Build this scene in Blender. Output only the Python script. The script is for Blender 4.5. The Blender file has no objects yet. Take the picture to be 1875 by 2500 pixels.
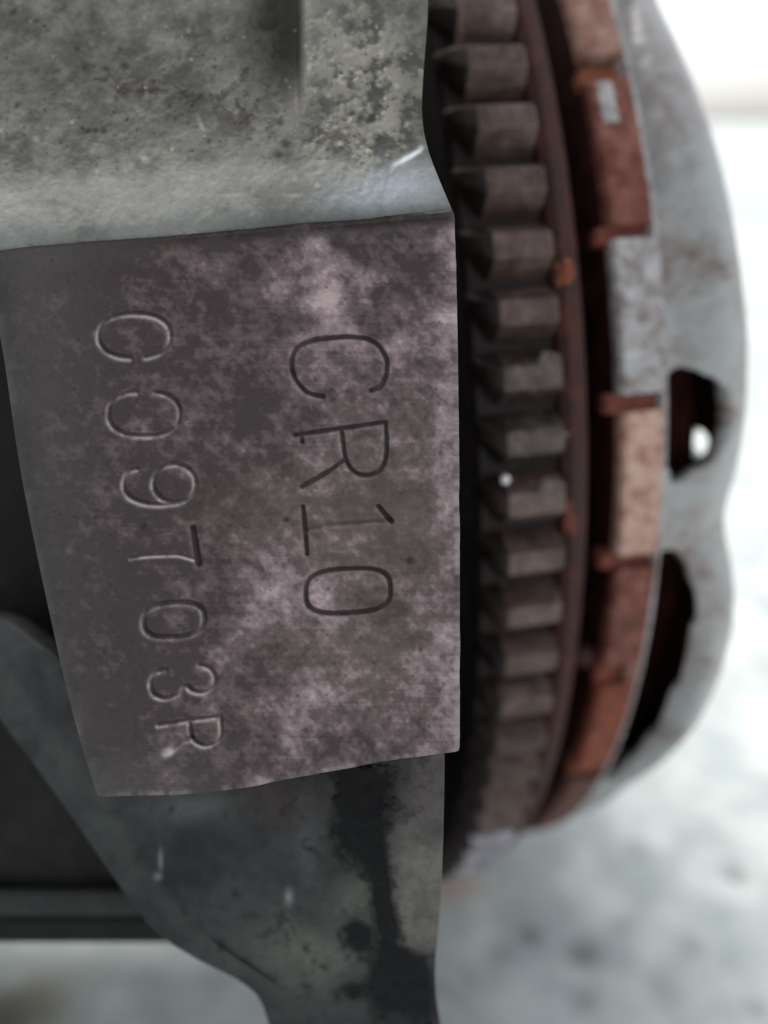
import bpy, bmesh, math
import numpy as np
from mathutils import Vector, Matrix

# ------------------------------------------------------------------ camera, world, sun, exposure
FPX = 2200.0                      # focal length in pixels of a 1875 x 2500 picture
PITCH = math.radians(23.4)
CAM_H = 0.186                     # metres above the ground
FOCUS = 0.0805
sc = bpy.context.scene
cam_d = bpy.data.cameras.new('camera')
cam = bpy.data.objects.new('camera', cam_d)
sc.collection.objects.link(cam)
cam.location = (0, 0, CAM_H)
cam.rotation_euler = (math.radians(90) - PITCH, 0, 0)
cam_d.sensor_fit = 'VERTICAL'
cam_d.sensor_height = 24.0
cam_d.lens = 24.0 * FPX / 2500.0
cam_d.clip_start = 0.002
cam_d.clip_end = 2000.0
cam_d.dof.use_dof = True
cam_d.dof.focus_distance = FOCUS
cam_d.dof.aperture_fstop = cam_d.lens / 2.8
sc.camera = cam

SUN_EL, SUN_AZ = math.radians(50), math.radians(-32)     # azimuth from +Y (away from the camera) towards +X
w = bpy.data.worlds.new('World')
sc.world = w
w.use_nodes = True
nt = w.node_tree
bg = nt.nodes['Background']
sky = nt.nodes.new('ShaderNodeTexSky')
sky.sky_type = 'NISHITA'
sky.sun_disc = False
sky.sun_elevation = SUN_EL
sky.sun_rotation = SUN_AZ
sky.air_density = 1.0
sky.dust_density = 2.0
sky.ozone_density = 1.0
grey = nt.nodes.new('ShaderNodeHueSaturation')         # overcast: the cloud layer takes most of the blue out of the whole sky
grey.inputs['Saturation'].default_value = 0.20
nt.links.new(sky.outputs[0], grey.inputs['Color'])
nt.links.new(grey.outputs[0], bg.inputs[0])
bg.inputs[1].default_value = 0.10
sd = bpy.data.lights.new('sun', 'SUN')
sun = bpy.data.objects.new('sun', sd)
sc.collection.objects.link(sun)
sd.energy = 1.5
sd.angle = math.radians(22)
sd.color = (1.0, 0.97, 0.93)
sdir = Vector((math.sin(SUN_AZ) * math.cos(SUN_EL), math.cos(SUN_AZ) * math.cos(SUN_EL), math.sin(SUN_EL)))
sun.rotation_euler = sdir.to_track_quat('Z', 'Y').to_euler()
sun.location = (0.3, 1.0, 1.2)
vs = sc.view_settings
vs.view_transform = 'Standard'
vs.look = 'None'
vs.gamma = 1.0
vs.exposure = 1.2

# ------------------------------------------------------------------ helpers
COL = sc.collection
rng = np.random.RandomState(7)
Uv = np.array([0, math.sin(PITCH), math.cos(PITCH)])
Fv = np.array([0, math.cos(PITCH), -math.sin(PITCH)])
CAM = np.array([0, 0, CAM_H])


def cw(P):
    """(right, up, depth) in mm, as seen by the photographer, to world metres"""
    P = np.asarray(P, float) * 0.001
    return CAM + P[..., 0:1] * np.array([1., 0, 0]) + P[..., 1:2] * Uv + P[..., 2:3] * Fv


def px(u, v, d):
    """a picture position and its distance (mm) to (right, up, depth) in mm"""
    u, v, d = np.broadcast_arrays(np.asarray(u, float), np.asarray(v, float), np.asarray(d, float))
    return np.stack([(u - 937.5) * d / FPX, (1250 - v) * d / FPX, d], -1)


def on_ground(u, v):
    dr = np.array([1., 0, 0]) * (u - 937.5) / FPX + Uv * (1250 - v) / FPX + Fv
    return CAM + dr * (CAM_H / -dr[2])


def srgb(*c):
    c = np.asarray(c, float) / 255.0
    return np.where(c <= 0.04045, c / 12.92, ((c + 0.055) / 1.055) ** 2.4)


def smooth(a, b, x):
    t = np.clip((np.asarray(x, float) - a) / (b - a), 0, 1)
    return t * t * (3 - 2 * t)


def vnoise(x, y, seed):
    r = np.random.RandomState(seed)
    T = r.rand(256, 256)
    xi, yi = np.floor(x).astype(int), np.floor(y).astype(int)
    fx, fy = x - xi, y - yi
    fx = fx * fx * fx * (fx * (fx * 6 - 15) + 10)
    fy = fy * fy * fy * (fy * (fy * 6 - 15) + 10)
    g = lambda i, j: T[(yi + j) % 256, (xi + i) % 256]
    return (g(0, 0) * (1 - fx) + g(1, 0) * fx) * (1 - fy) + (g(0, 1) * (1 - fx) + g(1, 1) * fx) * fy


def fbm(x, y, seed, octv=5, gain=0.55):
    s = a = 0
    amp = 1.0
    for o in range(octv):
        c, sn = math.cos(0.6 * o + seed), math.sin(0.6 * o + seed)
        s = s + amp * vnoise((x * c - y * sn) * 2 ** o + 17.3 * o, (x * sn + y * c) * 2 ** o + 5.1 * o, seed * 31 + o)
        a += amp
        amp *= gain
    return s / a


def blob(u, v, cx, cy, rx, ry=None, ang=0.0):
    ry = rx if ry is None else ry
    c, s = math.cos(math.radians(ang)), math.sin(math.radians(ang))
    a = ((u - cx) * c + (v - cy) * s) / rx
    b = (-(u - cx) * s + (v - cy) * c) / ry
    return np.exp(-(a * a + b * b))


def mixc(a, b, t):
    return a * (1 - t[..., None]) + b * t[..., None]


def curve(pts, n):
    """smooth line through the points, n samples spread by length"""
    P = np.asarray(pts, float)
    Q = np.vstack([2 * P[0] - P[1], P, 2 * P[-1] - P[-2]])
    out = []
    for i in range(len(P) - 1):
        p0, p1, p2, p3 = Q[i], Q[i + 1], Q[i + 2], Q[i + 3]
        t = np.linspace(0, 1, 24, endpoint=False)[:, None]
        out.append(0.5 * (2 * p1 + (p2 - p0) * t + (2 * p0 - 5 * p1 + 4 * p2 - p3) * t ** 2 + (3 * p1 - p0 - 3 * p2 + p3) * t ** 3))
    out = np.vstack(out + [P[-1:]])
    L = np.concatenate([[0], np.cumsum(np.linalg.norm(np.diff(out, axis=0), axis=1))])
    s = np.linspace(0, L[-1], n)
    return np.stack([np.interp(s, L, out[:, k]) for k in range(out.shape[1])], -1)


def coons(top, bot, lef, rig, n, m):
    """grid of n columns and m rows between four border lines"""
    T, B = curve(top, n), curve(bot, n)
    Lc, R = curve(lef, m), curve(rig, m)
    s = np.linspace(0, 1, n)[None, :, None]
    t = np.linspace(0, 1, m)[:, None, None]
    return ((1 - t) * T[None] + t * B[None] + (1 - s) * Lc[:, None] + s * R[:, None]
            - ((1 - s) * (1 - t) * T[0] + s * (1 - t) * T[-1] + (1 - s) * t * B[0] + s * t * B[-1]))


def new_obj(name, verts, faces, mat, parent=None, col=None, smooth_sh=True, attrs=None):
    me = bpy.data.meshes.new(name)
    me.from_pydata([tuple(v) for v in np.asarray(verts)], [], [tuple(int(i) for i in f) for f in faces])
    me.update()
    if smooth_sh:
        me.polygons.foreach_set('use_smooth', np.ones(len(me.polygons), bool))
    if col is not None:
        a = me.color_attributes.new('Col', 'FLOAT_COLOR', 'POINT')
        c = np.ones((len(me.vertices), 4), np.float32)
        c[:, :3] = np.asarray(col)[:, :3]
        a.data.foreach_set('color', c.ravel())
    for k, v in (attrs or {}).items():
        a = me.attributes.new(k, 'FLOAT', 'POINT')
        a.data.foreach_set('value', np.asarray(v, np.float32).ravel())
    me.materials.append(mat)
    o = bpy.data.objects.new(name, me)
    COL.objects.link(o)
    if parent is not None:
        o.parent = parent
    return o


def empty(name, loc, label, cat, rot=None):
    o = bpy.data.objects.new(name, None)
    COL.objects.link(o)
    M = Matrix.Translation(Vector(loc))
    if rot is not None:
        M = M @ rot.to_4x4()
    o.matrix_world = M
    o.empty_display_size = 0.01
    o['label'] = label
    o['category'] = cat
    return o


def grid_faces(n, m, off=0):
    i = np.arange(n - 1)[None, :] + n * np.arange(m - 1)[:, None]
    return (np.stack([i, i + n, i + n + 1, i + 1], -1).reshape(-1, 4) + off)


def patch(name, G, uv, mat, parent, origin, col, attrs=None, skirt=(10, 10, 10, 10), lean=(0, 0), edge=0.25):
    """a sheet of surface G (rows, cols, mm) with rounded-over borders that run back into the casting.
    skirt: how far back (mm) the top, right, bottom, left sides go"""
    m, n = G.shape[:2]
    V = G.reshape(-1, 3)
    idx = np.arange(n * m).reshape(m, n)
    loop = np.concatenate([idx[0, :-1], idx[:-1, -1], idx[-1, :0:-1], idx[:0:-1, 0]])
    side = np.concatenate([np.full(n - 1, skirt[0]), np.full(m - 1, skirt[1]), np.full(n - 1, skirt[2]), np.full(m - 1, skirt[3])]).astype(float)
    side = (side + np.roll(side, 1)) / 2
    P = V[loop]
    tan = np.roll(P, -1, 0) - np.roll(P, 1, 0)
    nor = np.stack([tan[:, 1], -tan[:, 0]], -1)
    nor /= np.linalg.norm(nor, axis=1)[:, None] + 1e-9
    c = P.mean(0)
    if np.sum(nor * (P[:, :2] - c[:2])) < 0:
        nor = -nor
    rings = []
    for (o_, b_) in ((0.7, 0.28), (1.0, 1.0)):
        Q = P.copy()
        Q[:, :2] += nor * edge * o_
        Q[:, 2] += edge * b_
        rings.append(Q)
    Q = rings[-1].copy()
    Q[:, 2] += side
    Q[:, 0] += lean[0] * side
    Q[:, 1] += lean[1] * side
    rings.append(Q)
    allV = np.vstack([V] + rings + [Q.mean(0)[None]])
    F = [tuple(f) for f in grid_faces(n, m)]
    k = len(loop)
    prev = loop
    base = n * m
    for r in range(len(rings)):
        cur = base + r * k + np.arange(k)
        a, b = prev, np.roll(prev, -1)
        c2, d2 = np.roll(cur, -1), cur
        F += [tuple(q) for q in np.stack([a, b, c2, d2], -1)]
        prev = cur
    cen = len(allV) - 1
    F += [(prev[i], prev[(i + 1) % k], cen) for i in range(k)]
    colv = col.reshape(-1, 3)
    colA = np.vstack([colv] + [colv[loop]] * len(rings) + [colv[loop].mean(0)[None]])
    at = {kk: np.concatenate([v.ravel()] + [v.ravel()[loop]] * len(rings) + [[v.mean()]]) for kk, v in (attrs or {}).items()}
    return new_obj(name, cw(allV) - origin, F, mat, parent, colA, True, at)


# ------------------------------------------------------------------ materials
def mat_base(name):
    m = bpy.data.materials.new(name)
    m.use_nodes = True
    t = m.node_tree
    return m, t, t.nodes['Principled BSDF']


def nd(t, typ, **kw):
    n = t.nodes.new(typ)
    for k, v in kw.items():
        setattr(n, k, v)
    return n


def noise(t, scale, detail=6, rough=0.6, coord='Object', dist=0.0):
    tc = nd(t, 'ShaderNodeNewGeometry' if coord == 'Position' else 'ShaderNodeTexCoord')
    n = nd(t, 'ShaderNodeTexNoise')
    n.inputs['Scale'].default_value = scale
    n.inputs['Detail'].default_value = detail
    n.inputs['Roughness'].default_value = rough
    n.inputs['Distortion'].default_value = dist
    t.links.new(tc.outputs[coord], n.inputs['Vector'])
    return n


def ramp(t, src, stops):
    r = nd(t, 'ShaderNodeValToRGB')
    e = r.color_ramp.elements
    while len(e) < len(stops):
        e.new(0.5)
    for q, (p, c) in zip(e, stops):
        q.position = p
        q.color = (*c, 1) if len(c) == 3 else c
    t.links.new(src, r.inputs[0])
    return r


def bump(t, bsdf, src, dist, strength=1.0):
    b = nd(t, 'ShaderNodeBump')
    b.inputs['Distance'].default_value = dist
    b.inputs['Strength'].default_value = strength
    t.links.new(src, b.inputs['Height'])
    t.links.new(b.outputs[0], bsdf.inputs['Normal'])
    return b


def maprange(t, src, a, b, c, d):
    r = nd(t, 'ShaderNodeMapRange')
    for i, v in enumerate((a, b, c, d)):
        r.inputs[1 + i].default_value = v
    t.links.new(src, r.inputs[0])
    return r


def mat_cast(name, rough=(0.45, 0.75), metal=0.0, grain=2600, bdist=0.00006):
    """cast alloy whose stains and dirt come from the mesh's colour layer; 'wet' = oil film"""
    m, t, b = mat_base(name)
    a = nd(t, 'ShaderNodeAttribute', attribute_name='Col')
    w_ = nd(t, 'ShaderNodeAttribute', attribute_name='wet')
    n1 = noise(t, grain, 5, 0.65)
    n2 = noise(t, 420, 5, 0.6)
    mul = nd(t, 'ShaderNodeMix', data_type='RGBA', blend_type='MULTIPLY')
    mul.inputs[0].default_value = 1.0
    v = ramp(t, n1.outputs[0], [(0.25, (0.82, 0.82, 0.82)), (0.75, (1.14, 1.14, 1.14))])
    t.links.new(a.outputs['Color'], mul.inputs[6])
    t.links.new(v.outputs[0], mul.inputs[7])
    t.links.new(mul.outputs[2], b.inputs['Base Color'])
    r1 = maprange(t, n2.outputs[0], 0.3, 0.7, rough[0], rough[1])
    mx = nd(t, 'ShaderNodeMix', data_type='FLOAT')
    t.links.new(w_.outputs['Fac'], mx.inputs[0])
    t.links.new(r1.outputs[0], mx.inputs[2])
    mx.inputs[3].default_value = 0.22
    t.links.new(mx.outputs[0], b.inputs['Roughness'])
    b.inputs['Metallic'].default_value = metal
    sp = maprange(t, w_.outputs['Fac'], 0.0, 1.0, 0.3, 0.08)
    t.links.new(sp.outputs[0], b.inputs['Specular IOR Level'])
    add = nd(t, 'ShaderNodeMath', operation='MULTIPLY_ADD')
    t.links.new(n2.outputs[0], add.inputs[0])
    add.inputs[1].default_value = 2.0
    t.links.new(n1.outputs[0], add.inputs[2])
    bump(t, b, add.outputs[0], bdist)
    return m


def mat_rust(name, c_dark, c_mid, c_hi, scale=260, rough=(0.55, 0.9), metal=0.0, lo=0.32, hi=0.68, bd=0.00015, spec=0.35, coord='Object', vary=0.0):
    m, t, b = mat_base(name)
    b.inputs['Specular IOR Level'].default_value = spec
    n = noise(t, scale, 8, 0.62, coord, 0.6)
    n2 = noise(t, scale * 7, 4, 0.6, coord)
    add = nd(t, 'ShaderNodeMix', data_type='FLOAT')
    add.inputs[0].default_value = 0.3
    t.links.new(n.outputs[0], add.inputs[2])
    t.links.new(n2.outputs[0], add.inputs[3])
    r = ramp(t, add.outputs[0], [(lo, tuple(c_dark)), ((lo + hi) / 2, tuple(c_mid)), (hi, tuple(c_hi))])
    if vary:
        oi = nd(t, 'ShaderNodeObjectInfo')
        vr = maprange(t, oi.outputs['Random'], 0, 1, 1 - vary, 1 + vary)
        hs = nd(t, 'ShaderNodeHueSaturation')
        t.links.new(vr.outputs[0], hs.inputs['Value'])
        t.links.new(r.outputs[0], hs.inputs['Color'])
        t.links.new(hs.outputs[0], b.inputs['Base Color'])
    else:
        t.links.new(r.outputs[0], b.inputs['Base Color'])
    rr = maprange(t, n.outputs[0], 0.3, 0.7, *rough)
    t.links.new(rr.outputs[0], b.inputs['Roughness'])
    b.inputs['Metallic'].default_value = metal
    bump(t, b, add.outputs[0], bd)
    return m


M_PAD = mat_cast('stained_machined_alloy', (0.42, 0.68), 0.0, 2400, 0.00004)
M_CAST = mat_cast('grimy_cast_alloy', (0.5, 0.8), 0.0, 1700, 0.000045)
M_CASE = mat_rust('shaded_oily_casting', srgb(14, 13, 13), srgb(26, 25, 24), srgb(46, 45, 42), 70, (0.5, 0.8), 0.0, bd=0.0004, spec=0.2)  # oily casting, darkened further to carry the shade of the recess and underside
M_STEEL = mat_rust('oily_tooth_steel', srgb(56, 43, 39), srgb(98, 81, 75), srgb(136, 119, 112), 260, (0.3, 0.55), 0.4, bd=0.00022, coord='Position', vary=0.22)
M_GLINT = mat_rust('glint_bright_steel', srgb(92, 84, 82), srgb(140, 136, 140), srgb(190, 190, 198), 420, (0.22, 0.4), 0.6, bd=0.0002, spec=0.5, coord='Position')  # grazing reflection on the lowest teeth, painted as brighter steel
M_WET = mat_rust('wet_oily_steel', srgb(34, 26, 24), srgb(78, 66, 62), srgb(122, 112, 110), 520, (0.06, 0.34), 0.35, bd=0.0004, spec=0.6, coord='Position')
M_RING = mat_rust('shaded_oily_steel', srgb(14, 9, 9), srgb(30, 20, 19), srgb(50, 35, 31), 240, (0.5, 0.75), spec=0.2)  # oily ring sides, with the shade of the narrow gap painted in
M_BEVEL = mat_rust('shaded_tooth_steel', srgb(16, 11, 10), srgb(36, 27, 25), srgb(62, 49, 45), 300, (0.45, 0.7), spec=0.25, coord='Position', vary=0.2)  # shade on the tooth ends and valleys painted as a darker steel
M_RUSTBAND = mat_rust('dark_red_rust', srgb(30, 15, 13), srgb(60, 33, 28), srgb(100, 54, 43), 360, (0.6, 0.9))
M_GROOVE = mat_rust('shaded_rust_steel', srgb(20, 8, 6), srgb(48, 19, 15), srgb(82, 34, 25), 220, (0.6, 0.9), spec=0.2)  # dark rust, with groove and cover-interior shade painted into its tone
M_ORANGE = mat_rust('fresh_orange_rust', srgb(74, 40, 28), srgb(126, 70, 48), srgb(170, 104, 72), 700, (0.7, 0.95))
M_GREASE, t_, b_ = mat_base('black_grease')
n_ = noise(t_, 900, 4, 0.5)
r_ = ramp(t_, n_.outputs[0], [(0.3, (0.006, 0.006, 0.006)), (0.7, (0.028, 0.027, 0.029))])
t_.links.new(r_.outputs[0], b_.inputs['Base Color'])
b_.inputs['Roughness'].default_value = 0.07
b_.inputs['Specular IOR Level'].default_value = 0.42
bump(t_, b_, n_.outputs[0], 0.0002)
M_DROP, t_, b_ = mat_base('white_glint_oil')  # white base colour paints the droplet's specular spot
n_ = noise(t_, 700, 2, 0.5)
r_ = ramp(t_, n_.outputs[0], [(0.3, (0.75, 0.75, 0.73)), (0.7, (0.9, 0.9, 0.9))])
t_.links.new(r_.outputs[0], b_.inputs['Base Color'])
b_.inputs['Roughness'].default_value = 0.05

SEG_MATS = {
    'pink': mat_rust('pink_brown_rust', srgb(84, 50, 40), srgb(142, 102, 88), srgb(184, 156, 144), 420, (0.55, 0.85)),
    'red': mat_rust('red_brown_rust', srgb(70, 34, 27), srgb(120, 70, 59), srgb(166, 120, 108), 420, (0.55, 0.85)),
    'bare': mat_rust('bare_grey_steel', srgb(132, 118, 112), srgb(174, 170, 170), srgb(196, 196, 198), 420, (0.45, 0.65), 0.0, 0.40, 0.62, 0.00004),
    'tan': mat_rust('tan_stained_steel', srgb(150, 100, 84), srgb(192, 154, 138), srgb(208, 178, 162), 420, (0.45, 0.7), 0.0, 0.40, 0.62, 0.00005),
    'orange': mat_rust('orange_brown_rust', srgb(84, 40, 30), srgb(130, 70, 54), srgb(176, 100, 70), 420, (0.6, 0.9)),
    'brown': mat_rust('dull_brown_rust', srgb(66, 42, 36), srgb(104, 70, 62), srgb(140, 92, 78), 210, (0.6, 0.9)),
}
M_COVER = mat_rust('grey_pressed_steel', srgb(112, 94, 86), srgb(148, 143, 140), srgb(166, 168, 168), 110, (0.24, 0.5), 0.0, 0.34, 0.56, 0.00008, 0.65)
M_TAB = mat_rust('red_rust_tab', srgb(70, 34, 28), srgb(112, 58, 48), srgb(146, 82, 66), 300, (0.6, 0.9))

# ------------------------------------------------------------------ ground
def ground():
    a = np.concatenate([np.linspace(0, 0.34, 150), 0.34 + np.geomspace(0.004, 300, 60)])
    xs = np.concatenate([-a[:0:-1], a])
    ys = np.concatenate([-np.geomspace(300, 0.004, 50), np.linspace(0, 0.55, 240), 0.55 + np.geomspace(0.004, 300, 60)])
    X, Y = np.meshgrid(xs, ys)
    near = np.exp(-((X / 0.5) ** 2 + ((Y - 0.25) / 0.6) ** 2))
    Z = near * (0.0016 * (fbm(X * 38, Y * 38, 3) - 0.5) + 0.0012 * (fbm(X * 160, Y * 160, 4) - 0.5))
    n1 = fbm(X * 55, Y * 55, 11, 6, 0.65)
    n2 = fbm(X * 120, Y * 120, 12)
    c = mixc(srgb(178, 187, 186) * np.ones(X.shape + (3,)), srgb(217, 222, 220), np.clip(smooth(0.38, 0.6, n1) * 0.6 + 1.3 * (n2 - 0.42), 0, 1))
    # pits and specks in the concrete
    spots = [(1420, 2325, 4.2, 3.2, .8), (1290, 2285, 2.8, 2.2, .7), (1800, 2140, 2.9, 2.4, .7), (1212, 2325, 3.2, 1.5, .4), (1690, 2310, 3.2, 1.2, .5),
             (1560, 2075, 4.5, 1.2, .45), (1425, 2440, 3.5, 1.2, .5), (1625, 2420, 4.5, 1.0, .4), (1840, 2460, 2.5, 1.2, .5), (1510, 2260, 2.5, .8, .35)]
    for i in range(60):
        spots.append((rng.uniform(1000, 2300), rng.uniform(1500, 2700), rng.uniform(0.6, 1.6), rng.uniform(.2, .6), rng.uniform(.1, .3)))
    for (u, v, r, dp, k) in spots:
        g = on_ground(u, v)
        q = np.exp(-(((X - g[0]) ** 2 + (Y - g[1]) ** 2) / (r * 0.001) ** 2) ** 1.5)
        Z = Z - q * dp * 0.0006
        c = mixc(c, srgb(112, 119, 118), np.clip(q * k, 0, 1))
    # mustard stain with a dark core under the engine
    for (u, v, r, cc, k) in [(70, 2440, 8.5, srgb(150, 126, 60), .85), (12, 2488, 10, srgb(40, 34, 26), .95), (150, 2330, 16, srgb(196, 204, 196), .5), (1100, 2150, 9, srgb(196, 168, 152), .8)]:
        g = on_ground(u, v)
        q = np.exp(-((X - g[0]) ** 2 + (Y - g[1]) ** 2) / (r * 0.001) ** 2)
        q = q * smooth(0.3, 0.5, fbm(X * 90, Y * 90, 21) * 0.6 + q * 0.4)
        c = mixc(c, cc, np.clip(q * k, 0, 1))
    m, t, b = mat_base('concrete')
    at = nd(t, 'ShaderNodeAttribute', attribute_name='Col')
    n = noise(t, 9, 8, 0.7)
    f = noise(t, 700, 4, 0.7)
    v = ramp(t, n.outputs[0], [(0.3, (0.86, 0.87, 0.87)), (0.7, (1.06, 1.06, 1.05))])
    mul = nd(t, 'ShaderNodeMix', data_type='RGBA', blend_type='MULTIPLY')
    mul.inputs[0].default_value = 1.0
    t.links.new(at.outputs['Color'], mul.inputs[6])
    t.links.new(v.outputs[0], mul.inputs[7])
    t.links.new(mul.outputs[2], b.inputs['Base Color'])
    b.inputs['Roughness'].default_value = 0.62
    bump(t, b, f.outputs[0], 0.0006)
    V = np.stack([X, Y, Z], -1).reshape(-1, 3)
    o = new_obj('ground', V, grid_faces(len(xs), len(ys))[:, ::-1], m, None, c.reshape(-1, 3))
    o['kind'] = 'structure'
    o['label'] = 'pale pitted concrete ground under and beyond the engine'
    o['category'] = 'ground'


ground()

# ------------------------------------------------------------------ engine block
E0 = np.array([-0.05, 0.12, 0.0])
block = empty('engine_block', E0, 'grimy grey alloy engine block with a flat pad stamped CR10', 'engine block')


def crease(u):
    return 618 - 0.0835 * u


# ---- characters struck into the pad: (strokes in picture positions, half width mm, depth mm, dark fill, painted lit side of the burr)
def arcpts(cx, cy, rx, ry, a0, a1, n=28, p=2.0, tilt=0.0):
    a = np.radians(np.linspace(a0, a1, n))
    c, s = np.cos(a), np.sin(a)
    x = np.sign(c) * np.abs(c) ** (2 / p) * rx
    y = np.sign(s) * np.abs(s) ** (2 / p) * ry
    return np.stack([cx + x, cy + y + tilt * x], -1)


BIG = dict(w=0.26, d=0.40, dark=0.85, bright=0.22)
SMALL = dict(w=0.22, d=0.25, dark=0.50, bright=0.85)
CHARS = [
    ('C', BIG, [curve([(790, 968), (752, 958), (722, 925), (712, 888), (724, 852), (762, 832), (820, 824), (878, 824), (918, 838), (942, 872), (944, 908), (930, 942), (906, 954)], 60)]),
    ('R', BIG, [[(722, 1062), (736, 1060), (830, 1046), (942, 1030)], curve([(942, 1030), (944, 1085), (940, 1125), (922, 1152), (890, 1160), (862, 1148), (844, 1118), (834, 1048)], 50), [(842, 1122), (800, 1152), (738, 1188)], [(738, 1058), (738, 1078)]]),
    ('1', BIG, [[(740, 1236), (746, 1300), (750, 1352)], [(925, 1236), (942, 1256), (956, 1272)]]),
    ('1', dict(w=0.26, d=0.12, dark=0.45, bright=0.15), [[(750, 1292), (800, 1280), (905, 1272), (952, 1268)]]),
    ('0', BIG, [arcpts(850, 1442, 103, 54, 0, 360, 70, 3.0, -0.05)]),
    ('0', SMALL, [arcpts(331, 818, 88, 54, -222, 76, 60, 2.3, 0.0), arcpts(331, 818, 88, 54, 94, 150, 14, 2.3)]),
    ('0', SMALL, [arcpts(354, 1008, 87, 54, -75, 262, 70, 2.4, 0.0)]),
    ('9', SMALL, [arcpts(428, 1178, 52, 47, 0, 360, 44, 2.0), curve([(440, 1225), (392, 1230), (346, 1224), (313, 1206), (304, 1177), (317, 1150), (338, 1142)], 30)]),
    ('7', dict(w=0.33, d=0.42, dark=0.93, bright=0.2), [[(472, 1288), (478, 1330), (486, 1376)]]),
    ('7', dict(w=0.16, d=0.12, dark=0.1, bright=0.95), [curve([(478, 1362), (440, 1352), (400, 1352), (360, 1354), (322, 1360)], 30)]),
    ('0', dict(w=0.26, d=0.30, dark=0.75, bright=0.55), [arcpts(426, 1512, 74, 42, 0, 360, 60, 2.6, -0.06)]),
    ('3', SMALL, [curve([(408, 1632), (382, 1640), (370, 1662), (376, 1690), (402, 1702), (438, 1692), (456, 1672), (472, 1684), (500, 1688), (522, 1672), (526, 1648), (512, 1628), (488, 1620)], 60)]),
    ('R', SMALL, [[(390, 1768), (465, 1756), (540, 1746)], curve([(540, 1746), (542, 1785), (534, 1806), (508, 1818), (482, 1810), (468, 1790), (464, 1756)], 40)]),
    ('R', dict(w=0.24, d=0.26, dark=0.7, bright=1.0), [[(470, 1798), (446, 1812), (408, 1835)]]),
]


def seg_dist(u, v, pts):
    pts = np.asarray(pts, float)
    best = np.full(u.shape, 1e9)
    x0, x1 = pts[:, 0].min() - 40, pts[:, 0].max() + 40
    y0, y1 = pts[:, 1].min() - 40, pts[:, 1].max() + 40
    msk = (u > x0) & (u < x1) & (v > y0) & (v < y1)
    uu, vv = u[msk], v[msk]
    bb = best[msk]
    for (ax, ay), (bx, by) in zip(pts[:-1], pts[1:]):
        dx, dy = bx - ax, by - ay
        L = dx * dx + dy * dy + 1e-9
        t = np.clip(((uu - ax) * dx + (vv - ay) * dy) / L, 0, 1)
        bb = np.minimum(bb, np.hypot(uu - ax - t * dx, vv - ay - t * dy))
    best[msk] = bb
    return best


D_PAD = 80.0
MM = D_PAD / FPX


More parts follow.
